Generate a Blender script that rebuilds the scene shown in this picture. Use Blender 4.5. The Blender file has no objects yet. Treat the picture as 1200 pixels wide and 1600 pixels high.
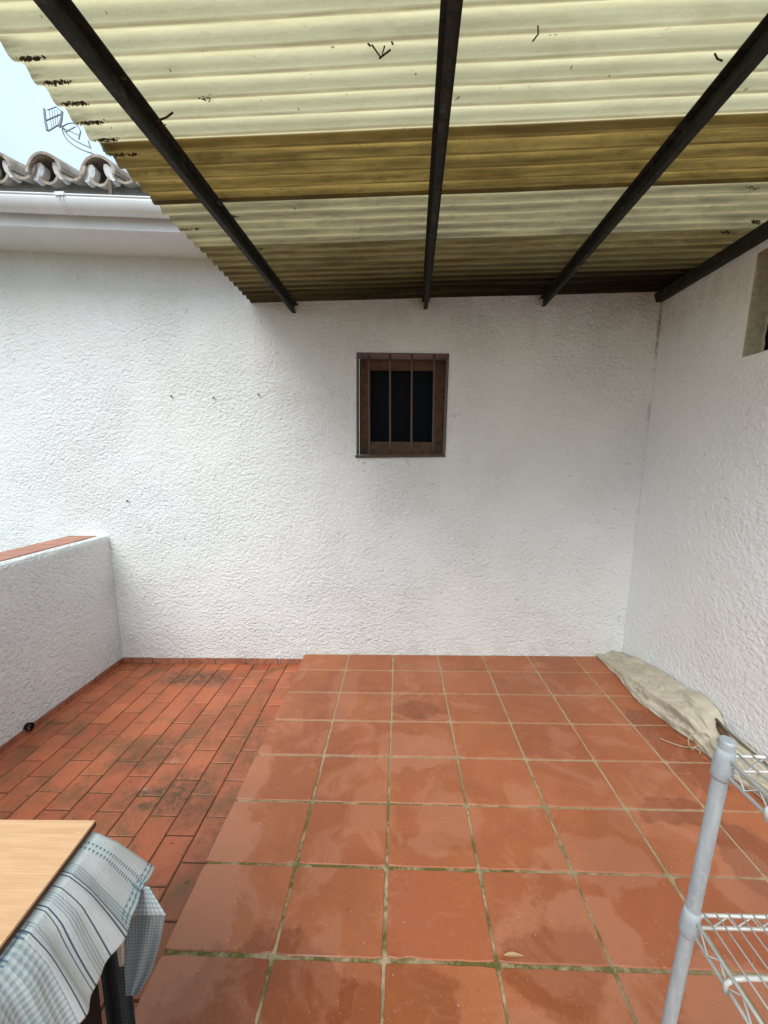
import bpy, bmesh, math, random
from mathutils import Vector, Matrix, noise as mnoise
random.seed(7)
sc = bpy.context.scene
C = sc.collection
R = math.radians

# ------------------------------------------------------------------ camera
cam_d = bpy.data.cameras.new("camera"); cam = bpy.data.objects.new("camera", cam_d); C.objects.link(cam)
YAW, PIT, ROL, FPX = 0.03953, 0.13833, 0.01201, 615.12
fw = Vector((-math.sin(YAW)*math.cos(PIT), math.cos(YAW)*math.cos(PIT), -math.sin(PIT)))
r0 = Vector((math.cos(YAW), math.sin(YAW), 0)); d0 = fw.cross(r0)
rt = math.cos(ROL)*r0 + math.sin(ROL)*d0; dn = -math.sin(ROL)*r0 + math.cos(ROL)*d0
m = Matrix((( rt.x, -dn.x, -fw.x), (rt.y, -dn.y, -fw.y), (rt.z, -dn.z, -fw.z))).to_4x4()
m.translation = Vector((0, 0, 1.5)); cam.matrix_world = m
cam_d.sensor_fit = 'VERTICAL'; cam_d.sensor_height = 36; cam_d.lens = FPX/1600*36
cam_d.clip_start = 0.02; cam_d.clip_end = 2000
sc.camera = cam
sc.render.resolution_x = 768; sc.render.resolution_y = 1024

# ------------------------------------------------------------------ world, sun, exposure
SUN_EL, SUN_AZ = R(48), R(-158)          # azimuth measured from +y towards +x : sun behind the camera on the left
w = bpy.data.worlds.new("World"); sc.world = w; w.use_nodes = True
nt = w.node_tree; nt.nodes.clear()
sky = nt.nodes.new('ShaderNodeTexSky'); sky.sky_type = 'NISHITA'; sky.sun_disc = False
sky.sun_elevation = SUN_EL; sky.sun_rotation = SUN_AZ; sky.air_density = 1.0; sky.dust_density = 4.0; sky.ozone_density = 1.0
tc = nt.nodes.new('ShaderNodeTexCoord'); nz = nt.nodes.new('ShaderNodeTexNoise'); nz.inputs['Scale'].default_value = 2.2
nz.inputs['Detail'].default_value = 5
cr = nt.nodes.new('ShaderNodeMapRange'); cr.inputs['From Min'].default_value = .35; cr.inputs['From Max'].default_value = .65
cr.inputs['To Min'].default_value = .45; cr.inputs['To Max'].default_value = .9
mx = nt.nodes.new('ShaderNodeMix'); mx.data_type = 'RGBA'; mx.inputs['B'].default_value = (5.4, 6.8, 7.9, 1)
bg = nt.nodes.new('ShaderNodeBackground'); bg.inputs['Strength'].default_value = 0.10
ow = nt.nodes.new('ShaderNodeOutputWorld')
L = nt.links.new
L(tc.outputs['Generated'], nz.inputs['Vector']); L(nz.outputs['Fac'], cr.inputs['Value']); L(cr.outputs['Result'], mx.inputs['Factor'])
L(sky.outputs[0], mx.inputs['A']); L(mx.outputs['Result'], bg.inputs['Color']); L(bg.outputs[0], ow.inputs['Surface'])
sd = bpy.data.lights.new("sun", 'SUN'); sd.energy = 1.25; sd.angle = R(40); sd.color = (1, .985, .95)
so = bpy.data.objects.new("sun", sd); C.objects.link(so)
sdir = Vector((math.sin(SUN_AZ)*math.cos(SUN_EL), math.cos(SUN_AZ)*math.cos(SUN_EL), math.sin(SUN_EL)))
so.rotation_euler = sdir.to_track_quat('Z', 'Y').to_euler()
sc.view_settings.view_transform = 'Standard'; sc.view_settings.look = 'None'; sc.view_settings.gamma = 1
sc.view_settings.exposure = 0.86
sc.render.engine = 'CYCLES'
sc.cycles.max_bounces = 10; sc.cycles.diffuse_bounces = 8; sc.cycles.transmission_bounces = 8

# ------------------------------------------------------------------ node helpers
class N:
    def __init__(s, name):
        s.m = bpy.data.materials.new(name); s.m.use_nodes = True; s.t = s.m.node_tree; s.t.nodes.clear()
        s.out = s.n('ShaderNodeOutputMaterial'); s._oc = None
    def n(s, ty, **k):
        q = s.t.nodes.new(ty)
        for a, b in k.items(): setattr(q, a, b)
        return q
    def put(s, sock, v):
        if isinstance(v, bpy.types.NodeSocket): s.t.links.new(v, sock)
        elif isinstance(v, (tuple, list)) and len(v) == 3 and sock.type == 'RGBA': sock.default_value = (*v, 1)
        else: sock.default_value = v
    @property
    def oc(s):
        if s._oc is None: s._oc = s.n('ShaderNodeTexCoord').outputs['Object']
        return s._oc
    def math(s, op, a, b=0.0, c=None, clamp=False):
        q = s.n('ShaderNodeMath', operation=op, use_clamp=clamp); s.put(q.inputs[0], a); s.put(q.inputs[1], b)
        if c is not None: s.put(q.inputs[2], c)
        return q.outputs[0]
    def vmul(s, v, k, off=(0,0,0), rot=(0,0,0)):
        q = s.n('ShaderNodeMapping'); s.put(q.inputs['Vector'], v); q.inputs['Scale'].default_value = k
        q.inputs['Location'].default_value = off; q.inputs['Rotation'].default_value = rot
        return q.outputs[0]
    def noise(s, v, scale, detail=4, rough=.55, dist=0.0):
        q = s.n('ShaderNodeTexNoise'); s.put(q.inputs['Vector'], v); q.inputs['Scale'].default_value = scale
        q.inputs['Detail'].default_value = detail; q.inputs['Roughness'].default_value = rough; q.inputs['Distortion'].default_value = dist
        return q.outputs['Fac']
    def vor(s, v, scale, feat='F1', out='Distance', rnd=1.0):
        q = s.n('ShaderNodeTexVoronoi', feature=feat); s.put(q.inputs['Vector'], v); q.inputs['Scale'].default_value = scale
        q.inputs['Randomness'].default_value = rnd
        return q.outputs[out]
    def rng(s, v, a, b, c=0.0, d=1.0, smooth=False):
        q = s.n('ShaderNodeMapRange'); 
        if smooth: q.interpolation_type = 'SMOOTHSTEP'
        for i, x in enumerate((v, a, b, c, d)): s.put(q.inputs[i], x)
        return q.outputs[0]
    def mix(s, f, a, b, mode='MIX'):
        q = s.n('ShaderNodeMix', data_type='RGBA', blend_type=mode); s.put(q.inputs['Factor'], f)
        s.put(q.inputs['A'], a); s.put(q.inputs['B'], b); return q.outputs['Result']
    def attr(s, name): return s.n('ShaderNodeAttribute', attribute_name=name)
    def sep(s, v):
        q = s.n('ShaderNodeSeparateXYZ'); s.put(q.inputs[0], v); return q.outputs
    def bump(s, h, dist, strength=1.0, nrm=None):
        q = s.n('ShaderNodeBump'); s.put(q.inputs['Height'], h); q.inputs['Distance'].default_value = dist
        q.inputs['Strength'].default_value = strength
        if nrm is not None: s.put(q.inputs['Normal'], nrm)
        return q.outputs[0]
    def bsdf(s, col, rough=.7, spec=.5, nrm=None, metal=0.0, **k):
        q = s.n('ShaderNodeBsdfPrincipled'); s.put(q.inputs['Base Color'], col); s.put(q.inputs['Roughness'], rough)
        s.put(q.inputs['Specular IOR Level'], spec); s.put(q.inputs['Metallic'], metal)
        if nrm is not None: s.put(q.inputs['Normal'], nrm)
        for a, b in k.items(): s.put(q.inputs[a], b)
        return q.outputs[0]
    def done(s, sh): s.put(s.out.inputs['Surface'], sh); return s.m

def mat_stucco(name, amp=.006, size=1.0, base=(.785,.815,.81), stain=None, rot=(0,R(28),0)):
    n = N(name)
    v = n.vmul(n.oc, (1.0, 1.0, 1.22), rot=rot)
    a = n.noise(v, 40/size, 4, .58)
    b = n.noise(n.vmul(v, (1,1,1), (4,7,2)), 70/size, 3, .6)
    dv = n.n('ShaderNodeTexNoise'); n.put(dv.inputs['Vector'], v); dv.inputs['Scale'].default_value = 30; dv.inputs['Detail'].default_value = 3
    dm = n.n('ShaderNodeVectorMath', operation='MULTIPLY_ADD'); n.put(dm.inputs[0], dv.outputs['Color']); dm.inputs[1].default_value = (.035,.035,.035); n.put(dm.inputs[2], v)
    c = n.vor(dm.outputs[0], 62/size, 'SMOOTH_F1')
    c2 = n.vor(dm.outputs[0], 27/size, 'F1')
    pat = n.rng(n.noise(n.oc, 2.3, 3, .5), .35, .65, .65, 1.15)
    hgt = n.math('ADD', n.math('MULTIPLY', a, 1.25), n.math('ADD', n.math('MULTIPLY', b, 1.0), n.math('ADD', n.math('MULTIPLY', c, -.50), n.math('MULTIPLY', c2, -.22))))
    hgt = n.math('MULTIPLY', hgt, pat)
    big = n.noise(n.oc, 1.6, 3, .5)
    fine = n.noise(n.oc, 9, 4, .6)
    spots = n.math('GREATER_THAN', n.noise(n.oc, 22, 2, .5), .735)
    col = n.mix(n.rng(big, .35, .7), base, tuple(x*k for x, k in zip(base, (.955,.95,.93))))
    col = n.mix(n.math('MULTIPLY', n.rng(fine, .55, .8), .10), col, (.52,.50,.45))
    col = n.mix(n.math('MULTIPLY', spots, .35), col, (.30,.27,.22))
    if stain:
        xyz = n.sep(n.oc)
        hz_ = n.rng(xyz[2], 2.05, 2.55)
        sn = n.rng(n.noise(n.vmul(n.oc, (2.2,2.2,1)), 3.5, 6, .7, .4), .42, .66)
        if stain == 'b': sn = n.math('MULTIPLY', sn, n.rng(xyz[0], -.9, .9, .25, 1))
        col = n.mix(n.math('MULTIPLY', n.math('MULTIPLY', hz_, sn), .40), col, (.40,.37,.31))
        pk = n.rng(n.noise(n.oc, 30, 5, .75), .62, .70)
        col = n.mix(n.math('MULTIPLY', n.math('MULTIPLY', pk, n.rng(xyz[2], 1.6, 2.4)), .40), col, (.25,.23,.19))
        if stain == 'b':
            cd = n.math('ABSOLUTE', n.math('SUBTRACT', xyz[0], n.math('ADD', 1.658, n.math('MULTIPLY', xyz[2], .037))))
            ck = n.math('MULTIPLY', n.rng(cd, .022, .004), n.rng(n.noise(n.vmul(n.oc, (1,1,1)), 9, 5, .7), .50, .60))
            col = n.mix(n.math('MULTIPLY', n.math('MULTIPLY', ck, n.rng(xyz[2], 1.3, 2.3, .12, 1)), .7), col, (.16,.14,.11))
        base_ = n.math('MULTIPLY', n.rng(xyz[2], .22, .0), n.rng(n.noise(n.oc, 8, 5, .7), .45, .68))
        col = n.mix(n.math('MULTIPLY', base_, .35), col, (.50,.42,.34))
    bp = n.bump(hgt, amp)
    bp = n.bump(big, .03, .5, bp)
    return n.done(n.bsdf(col, .78, .25, bp))

def mat_plain(name, col, rough=.6, spec=.5, metal=0.0, var=.15, scale=20, bump=0.0, col2=None):
    n = N(name)
    f = n.noise(n.oc, scale, 5, .6)
    c2 = col2 or tuple(x*(1-var*2) for x in col)
    c = n.mix(n.rng(f, .35, .7), col, c2)
    nr = n.bump(n.noise(n.oc, scale*3, 4, .6), bump) if bump else None
    return n.done(n.bsdf(c, rough, spec, nr, metal))

# ------------------------------------------------------------------ mesh helpers
def tag(o, label=None, cat=None, group=None, kind=None):
    if label: o['label'] = label
    if cat: o['category'] = cat
    if group: o['group'] = group
    if kind: o['kind'] = kind
    return o
def empty(name, loc=(0,0,0), label=None, cat=None, group=None):
    o = bpy.data.objects.new(name, None); C.objects.link(o); o.location = loc; o.empty_display_size = .1
    bpy.context.view_layer.update()
    return tag(o, label, cat, group)
class MB:
    def __init__(s): s.v = []; s.f = []; s.at = {}
    def add(s, vs, fs):
        k = len(s.v); s.v += [tuple(x) for x in vs]; s.f += [tuple(i+k for i in f) for f in fs]; return k
    def box(s, a, b, ch=0.0):
        x0, y0, z0 = a; x1, y1, z1 = b
        if ch:
            c = ch
            vs = [(x0,y0,z0),(x1,y0,z0),(x1,y1,z0),(x0,y1,z0),
                  (x0,y0,z1-c),(x1,y0,z1-c),(x1,y1,z1-c),(x0,y1,z1-c),
                  (x0+c,y0+c,z1),(x1-c,y0+c,z1),(x1-c,y1-c,z1),(x0+c,y1-c,z1)]
            fs = [(3,2,1,0),(0,1,5,4),(1,2,6,5),(2,3,7,6),(3,0,4,7),(4,5,9,8),(5,6,10,9),(6,7,11,10),(7,4,8,11),(8,9,10,11)]
            return s.add(vs, fs)
        vs = [(x0,y0,z0),(x1,y0,z0),(x1,y1,z0),(x0,y1,z0),(x0,y0,z1),(x1,y0,z1),(x1,y1,z1),(x0,y1,z1)]
        return s.add(vs, [(3,2,1,0),(0,1,5,4),(1,2,6,5),(2,3,7,6),(3,0,4,7),(4,5,6,7)])
    def hexa(s, q0, q1):      # two quads (same winding) joined
        return s.add(list(q0)+list(q1), [(3,2,1,0),(4,5,6,7),(0,1,5,4),(1,2,6,5),(2,3,7,6),(3,0,4,7)])
    def tube(s, pts, r, n=10, cap=True, closed=False):
        pts = [Vector(p) for p in pts]; rr = r if isinstance(r, (list, tuple)) else [r]*len(pts)
        k = len(s.v); prev = None; m_ = len(pts)
        for i, p in enumerate(pts):
            if closed: t = (pts[(i+1)%m_]-pts[i-1]).normalized()
            else: t = (pts[min(i+1, m_-1)]-pts[max(i-1, 0)]).normalized()
            if prev is None:
                u = t.cross(Vector((0,0,1)) if abs(t.z) < .9 else Vector((1,0,0))).normalized()
            else: u = (prev - t*prev.dot(t)).normalized()
            prev = u; b = t.cross(u)
            for j in range(n):
                a = 2*math.pi*j/n; s.v.append(tuple(p + (u*math.cos(a)+b*math.sin(a))*rr[i]))
        for i in range(m_ if closed else m_-1):
            i2 = (i+1) % m_
            for j in range(n):
                j2 = (j+1) % n; s.f.append((k+i*n+j, k+i*n+j2, k+i2*n+j2, k+i2*n+j))
        if cap and not closed:
            s.f.append(tuple(k+j for j in range(n))[::-1]); s.f.append(tuple(k+(m_-1)*n+j for j in range(n)))
    def build(s, name, mat, parent=None, smooth=False, attr=None, bevel=0):
        me = bpy.data.meshes.new(name); me.from_pydata(s.v, [], s.f); me.update()
        bm = bmesh.new(); bm.from_mesh(me); bmesh.ops.recalc_face_normals(bm, faces=bm.faces)
        if bevel: bmesh.ops.bevel(bm, geom=[e for e in bm.edges if len(e.link_faces)==2 and e.calc_face_angle(0) > .6], offset=bevel, segments=2, affect='EDGES')
        bm.to_mesh(me); bm.free()
        if smooth:
            for p in me.polygons: p.use_smooth = True
        for k, vals in (attr or {}).items():
            a = me.attributes.new(k, 'FLOAT', 'POINT'); a.data.foreach_set('value', vals)
        if mat: me.materials.append(mat)
        o = bpy.data.objects.new(name, me); C.objects.link(o)
        if parent is not None:
            o.parent = parent; o.matrix_parent_inverse = parent.matrix_world.inverted()
        return o
def wall_panel(mb, P, hole, grid=1):
    """front/back faces between outer rect P=(u0,v0,u1,v1) and quad hole [(u,v)x4 BL,BR,TR,TL] -> list of 2D quads"""
    u0, v0, u1, v1 = P; bl, br, tr, tl = hole
    return [[(u0,v0),(u1,v0),br,bl], [(u1,v0),(u1,v1),tr,br], [(u1,v1),(u0,v1),tl,tr], [(u0,v1),(u0,v0),bl,tl]]

# ------------------------------------------------------------------ materials
M_wall = mat_stucco('white_stucco', .0105, 1.08, (.785,.812,.808), 'b')
M_wall_r = mat_stucco('white_stucco_smooth', .0062, 1.3, (.84,.86,.85), 'r')
M_par = mat_stucco('parapet_stucco', .0150, 1.25, (.84,.88,.89), None, (R(30),0,0))
M_smooth = mat_plain('smooth_white_paint', (.73,.78,.79), .6, .3, var=.04, scale=5, bump=.001)
M_gutter = mat_plain('white_gutter_paint', (.76,.80,.82), .3, .5, var=.05, scale=6)
M_wood_dark = mat_plain('dark_stained_wood', (.13,.055,.016), .5, .4, var=.3, scale=25)
M_iron = mat_plain('rusty_iron_bar', (.09,.075,.06), .6, .5, var=.3, scale=60, col2=(.12,.06,.03))
M_black = mat_plain('dark_interior', (.012,.011,.012), .8, .2, var=.1)
M_cement = mat_plain('bare_cement', (.52,.48,.35), .9, .2, var=.18, scale=30, bump=.004)

def mat_glass_dark():
    n = N('dark_window_glass'); return n.done(n.bsdf((.003,.003,.004), .25, .04))
M_pane = mat_glass_dark()

def mat_rafter():
    n = N('painted_steel_rafter')
    f = n.noise(n.oc, 40, 5, .65); g = n.noise(n.oc, 9, 4, .6)
    c = n.mix(n.rng(f, .4, .7), (.012,.015,.012), (.034,.033,.024))
    c = n.mix(n.rng(n.noise(n.oc, 16, 6, .75), .57, .72), c, (.085,.08,.055))
    return n.done(n.bsdf(c, .6, .2, n.bump(f, .002)))
M_rafter = mat_rafter()

def ellmask(n, P, ells, soft=.16):
    """ellipses on the floor with a wobbly edge, max'ed together"""
    out = None
    wob = n.noise(P, 5, 6, .62); wob = n.math('MULTIPLY', n.math('SUBTRACT', wob, .5), 2.2)
    for (x, y, rx, ry, k) in ells:
        q = n.vmul(P, (1/rx, 1/ry, 0), (-x/rx, -y/ry, 0))
        ln = n.n('ShaderNodeVectorMath', operation='LENGTH'); n.put(ln.inputs[0], q)
        dd = n.math('ADD', ln.outputs['Value'], wob)
        mk = n.math('MULTIPLY', n.rng(dd, 1+soft*.5, 1-soft*.5, 0, 1), k)
        out = mk if out is None else n.math('MAXIMUM', out, mk)
    return out

def mat_tile():
    n = N('terracotta_tile')
    P = n.oc
    rid = n.attr('tile_id').outputs['Fac']
    big = n.noise(P, 1.7, 4, .55, .6)
    mid = n.noise(P, 6.5, 5, .6, .5)
    fine = n.noise(P, 60, 4, .7)
    grain = n.noise(P, 260, 2, .6)
    col = n.mix(n.rng(mid, .3, .72), (.395,.130,.050), (.305,.090,.035))
    col = n.mix(n.math('MULTIPLY', rid, .6), col, (.47,.165,.064))
    col = n.mix(n.math('MULTIPLY', n.rng(rid, .78, .80), .5), col, (.33,.085,.034))
    col = n.mix(n.math('MULTIPLY', n.rng(fine, .35, .75), .35), col, (.30,.085,.036))
    # dry lime bloom : paler and pinker
    bloomn = n.rng(n.noise(P, 3.1, 7, .66, 1.2), .52, .60)
    bloom2 = n.rng(n.noise(P, 13, 6, .75, 1.8), .57, .66)
    e1 = ellmask(n, P, [(-.70,1.32,.13,.22,1),(-.72,1.0,.20,.17,1),(-.71,1.66,.08,.16,.9),(-.36,2.35,.10,.30,.6),
                        (.18,1.47,.12,.13,.6),(.05,1.85,.22,.12,.8),(.60,1.06,.15,.14,.8),(.72,1.30,.2,.10,.7),(-.12,1.5,.10,.14,.5),
                        (1.25,1.20,.16,.14,.8),(.95,.86,.20,.16,.9),(1.02,1.5,.16,.1,.4),(.35,.82,.12,.09,.5),(.25,2.6,.16,.14,.4)])
    bl = n.math('MAXIMUM', n.math('MULTIPLY', bloomn, n.rng(fine, .3, .6, .20, .46)), n.math('MAXIMUM', n.math('MULTIPLY', e1, .50), n.math('MULTIPLY', bloom2, .28)), clamp=True)
    col = n.mix(bl, col, (.50,.225,.135))
    # wet : darker and glossy
    wetn = n.rng(big, .50, .60)
    e2 = ellmask(n, P, [(.09,2.18,.15,.08,.62),(1.16,1.52,.17,.07,.8),(1.32,1.30,.12,.16,.8),(-.42,1.7,.20,.50,.35),(-.40,.88,.24,.16,.75),
                        (.02,.86,.15,.13,.6),(.46,.98,.16,.12,.6),(.10,1.36,.16,.04,.25),(.8,2.3,.35,.3,.3),(1.4,1.9,.12,.3,.7)])
    wet = n.math('MAXIMUM', n.math('MULTIPLY', wetn, .30), e2, clamp=True)
    wet = n.math('MULTIPLY', wet, n.math('SUBTRACT', 1.0, n.math('MULTIPLY', bl, .4)))
    col = n.mix(wet, col, n.mix(1.0, col, (.62,.54,.52), 'MULTIPLY'))
    # grit and white specks
    sp = n.math('GREATER_THAN', n.noise(P, 120, 1, .4), .765)
    col = n.mix(n.math('MULTIPLY', sp, .6), col, (.66,.50,.38))
    dk = n.math('GREATER_THAN', n.noise(n.vmul(P, (1,1,1), (5,3,0)), 90, 1, .4), .765)
    col = n.mix(n.math('MULTIPLY', dk, .5), col, (.07,.04,.02))
    rough = n.rng(n.math('ADD', n.math('MULTIPLY', wet, -.7), n.math('MULTIPLY', mid, .5)), -.5, .4, .13, .60)
    hgt = n.math('ADD', n.math('MULTIPLY', fine, .5), n.math('ADD', n.math('MULTIPLY', mid, 2.5), n.math('MULTIPLY', grain, .12)))
    return n.done(n.bsdf(col, rough, .5, n.bump(hgt, .0016)))
M_tile = mat_tile()

def mat_grout():
    n = N('sandy_grout')
    P = n.oc
    f = n.noise(P, 50, 4, .7)
    col = n.mix(f, (.50,.39,.25), (.30,.21,.12))
    q = n.vmul(P, (1/1.05, 1/.75, 0), (.08/1.05, -1.0/.75, 0))
    ln = n.n('ShaderNodeVectorMath', operation='LENGTH'); n.put(ln.inputs[0], q)
    near = n.rng(ln.outputs['Value'], 1.35, .60)
    moss = n.math('MULTIPLY', near, n.rng(n.noise(P, 9, 6, .75, .6),   .40, .54))
    col = n.mix(moss, col, n.mix(f, (.085,.095,.018), (.16,.13,.04)))
    dirt = n.rng(n.noise(P, 30, 5, .7), .57, .68)
    col = n.mix(n.math('MULTIPLY', dirt, .6), col, (.07,.05,.03))
    return n.done(n.bsdf(col, .85, .3, n.bump(f, .004)))
M_grout = mat_grout()

def mat_brick():
    n = N('red_floor_brick')
    P = n.oc
    rid = n.attr('tile_id').outputs['Fac']
    mid = n.noise(P, 9, 5, .6, .5); fine = n.noise(P, 70, 4, .7)
    col = n.mix(rid, (.36,.085,.036), (.62,.18,.075))
    col = n.mix(n.rng(mid, .4, .75), col, (.47,.155,.07))
    col = n.mix(n.math('MULTIPLY', n.rng(fine, .35, .8), .4), col, (.27,.075,.032))
    # green / black algae stains
    e = ellmask(n, P, [(-1.50,2.62,.24,.09,1),(-1.35,1.88,.16,.14,.75),(-1.12,1.62,.20,.08,1),(-1.05,1.72,.15,.08,.7),
                       (-.86,1.95,.09,.30,.5),(-.95,1.60,.12,.12,.7),(-1.35,1.55,.3,.12,.45),(-.80,1.42,.08,.3,.5),(-1.1,2.1,.15,.2,.35)], .9)
    al = n.math('MULTIPLY', e, n.rng(n.noise(P, 24, 5, .7), .30, .62))
    col = n.mix(n.math('MULTIPLY', al, .9), col, (.045,.045,.022))
    al2 = n.math('MULTIPLY', n.rng(n.noise(P, 5.5, 6, .7, .5), .48, .64), .60)
    col = n.mix(al2, col, (.13,.085,.030))
    sp = n.math('GREATER_THAN', n.noise(P, 42, 2, .5), .72)
    col = n.mix(n.math('MULTIPLY', sp, .75), col, (.05,.04,.03))
    wh = ellmask(n, P, [(-1.23,1.66,.030,.012,1),(-1.20,1.84,.022,.012,.8)], 1.2)
    col = n.mix(n.math('MULTIPLY', wh, n.math('MULTIPLY', n.rng(fine, .45, .6), .6)), col, (.62,.45,.38))
    wet = n.rng(n.noise(P, 2.4, 4, .6, .5), .40, .62)
    rough = n.rng(wet, 0, 1, .55, .27)
    col = n.mix(n.math('MULTIPLY', wet, .35), col, n.mix(1.0, col, (.6,.52,.5), 'MULTIPLY'))
    return n.done(n.bsdf(col, rough, .5, n.bump(n.math('ADD', fine, n.math('MULTIPLY', mid, 2)), .0018)))
M_brick = mat_brick()
M_joint = mat_plain('dark_brick_joint', (.14,.075,.042), .85, .2, var=.2, scale=60, bump=.003, col2=(.04,.035,.018))
M_concrete = mat_plain('raw_concrete', (.32,.30,.27), .9, .2, var=.1, scale=8, bump=.004)
M_ground = mat_plain('dry_ground', (.22,.18,.12), .95, .1, var=.2, scale=1.2, col2=(.10,.12,.05))

# ------------------------------------------------------------------ setting
o = MB(); o.add([(-300,-300,-.62),(300,-300,-.62),(300,300,-.62),(-300,300,-.62)], [(0,1,2,3)])
tag(o.build('ground', M_ground), kind='structure')

Y0, Y1 = -3.2, 2.842          # terrace depth
XE = -.731                     # platform edge
o = MB(); o.box((-2.5,Y0,-.62),(1.95,Y1,-.092))
tag(o.build('terrace_slab', M_concrete), kind='structure')
ZB = -.08
# lower brick floor
mb = MB(); ids = []
def brick(a, b):
    k = len(mb.v); mb.box(a, b, .0025); v = random.random(); v = .25+.5*v if random.random() < .75 else v
    ids.extend([v]*(len(mb.v)-k))
bw, bl, g = .1270, .2000, .0022
col = 0; x = -.876 + bw*1
while x > -2.2:
    xa = max(x-bw, -2.19); xb = min(x, XE-.002)
    off = 1.427 + (0 if col % 2 == 1 else .5*bl) + random.uniform(-.012,.012)
    y = off - 22*bl
    while y < Y1-.01:
        ya, yb = max(y, Y0), min(y+bl, Y1-.012)
        if yb-ya > .02 and xb-xa > .015:
            dz = random.uniform(-.0012,.0012)
            brick((xa+g+random.uniform(0,.0012), ya+g+random.uniform(0,.0012), ZB-.012), (xb-g-random.uniform(0,.0012), yb-g-random.uniform(0,.0012), ZB+dz))
        y += bl
    x -= bw; col += 1
bo = mb.build('brick_floor', M_brick, attr={'tile_id': ids}); tag(bo, kind='structure')
o = MB(); o.box((-2.2,Y0,-.0915),(XE-.0015,Y1-.001,ZB-.0045)); o.build('brick_joints', M_joint, bo)

# raised tiled platform
mb = MB(); ids = []
TW, TD, GR = .33794, .27079, .0048
mb2 = MB(); mb2.box((XE+.004,Y0,-.0915),(1.90,Y1-.0005,-.0035)); 
for c in range(8):
    xa = XE + c*TW; xb = min(xa+TW, 1.9)
    for r_ in range(-1, 23):
        yb = 2.612 - r_*TD; ya = yb-TD
        if r_ == -1: yb = Y1-.002
        ya = max(ya, Y0)
        if yb-ya < .03: continue
        k = len(mb.v)
        j = lambda: random.uniform(-.0014,.0014)
        x0_ = xa+(GR if c else -.008)+j(); x1_ = xb-GR+j(); y0_ = ya+GR+j(); y1_ = yb-GR+j()
        NS = 9; per_ = []
        for (ax, ay, bx_2, by_2) in ((x0_,y0_,x1_,y0_),(x1_,y0_,x1_,y1_),(x1_,y1_,x0_,y1_),(x0_,y1_,x0_,y0_)):
            for q in range(NS):
                t = q/NS; per_.append((ax+(bx_2-ax)*t, ay+(by_2-ay)*t, q == 0))
        cxm, cym = (x0_+x1_)/2, (y0_+y1_)/2; rings = [[], [], []]
        for (px_, py_, cor) in per_:
            w1_ = mnoise.noise(Vector((px_*38, py_*38, c*3+r_)))*.0016 + mnoise.noise(Vector((px_*110, py_*110, c+r_*5)))*.0010
            chip = max(0, mnoise.noise(Vector((px_*19, py_*19, 40+c*7+r_*3)))-.42)*.022
            din = w1_+chip+(.0025 if cor else 0)
            sx_ = -1 if px_ > cxm else 1; sy_ = -1 if py_ > cym else 1
            ex_ = abs(abs(px_-cxm)-(x1_-x0_)/2) < 1e-6; ey_ = abs(abs(py_-cym)-(y1_-y0_)/2) < 1e-6
            for ri, (ins, zz_) in enumerate(((0,-.018),(0,-.0026),(.0026,0.0))):
                rings[ri].append((px_+(sx_*(din+ins) if ex_ else 0), py_+(sy_*(din+ins) if ey_ else 0), zz_))
        NP = len(per_); vs_ = rings[0]+rings[1]+rings[2]
        fs_ = [tuple(range(2*NP, 3*NP))]
        for ri in (0, 1):
            for q in range(NP): q2 = (q+1) % NP; fs_.append((ri*NP+q, ri*NP+q2, (ri+1)*NP+q2, (ri+1)*NP+q))
        mb.add(vs_, fs_)
        tx, ty, tz = random.uniform(-.0022,.0022), random.uniform(-.0022,.0022), random.uniform(-.0006,.0006)
        for i in range(k, len(mb.v)):
            vx, vy, vz = mb.v[i]; mb.v[i] = (vx, vy, vz+tz+tx*(vx-x0_-.15)+ty*(vy-y0_-.13))
        ids.extend([random.random()]*(len(mb.v)-k))
to = mb.build('tiled_platform', M_tile, attr={'tile_id': ids}); tag(to, kind='structure')
mb2.build('tile_grout', M_grout, to)

# ------------------------------------------------------------------ back building
def ez(x): return 2.944 - .067*(x+2.747)      # line where the eave meets the wall
house = empty('house', (-1.5,2.9,-.6), 'white rough stucco house with barred window and clay tiled eave behind the terrace', 'house')
HX0, HX1 = -7.0, 2.05
hole = [(-.305,1.520),(.328,1.504),(.349,2.199),(-.290,2.221)]
mb = MB(); T = .28
for q in wall_panel(mb, (-1.2,-.6,1.2,2.70), hole):
    mb.add([(u, Y1, v) for u, v in q], [(0,1,2,3)])
mb.add([(HX0,Y1,-.6),(-1.2,Y1,-.6),(-1.2,Y1,2.70),(HX0,Y1,2.70)], [(0,1,2,3)])
mb.add([(1.2,Y1,-.6),(HX1,Y1,-.6),(HX1,Y1,2.70),(1.2,Y1,2.70)], [(0,1,2,3)])
mb.add([(HX0,Y1,2.70),(HX1,Y1,2.70),(HX1,Y1,3.25),(HX0,Y1,3.25)], [(0,1,2,3)])
# sides and back of the building
mb.add([(HX0,Y1,-.6),(HX0,Y1,3.25),(HX0,9,3.25),(HX0,9,-.6)], [(0,1,2,3)])
mb.add([(HX1,Y1,-.6),(HX1,Y1,3.25),(HX1,9,3.25),(HX1,9,-.6)], [(0,1,2,3)])
mb.add([(HX0,9,-.6),(HX0,9,3.25),(HX1,9,3.25),(HX1,9,-.6)], [(0,1,2,3)])
wall_o = mb.build('wall', M_wall, house)
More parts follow.
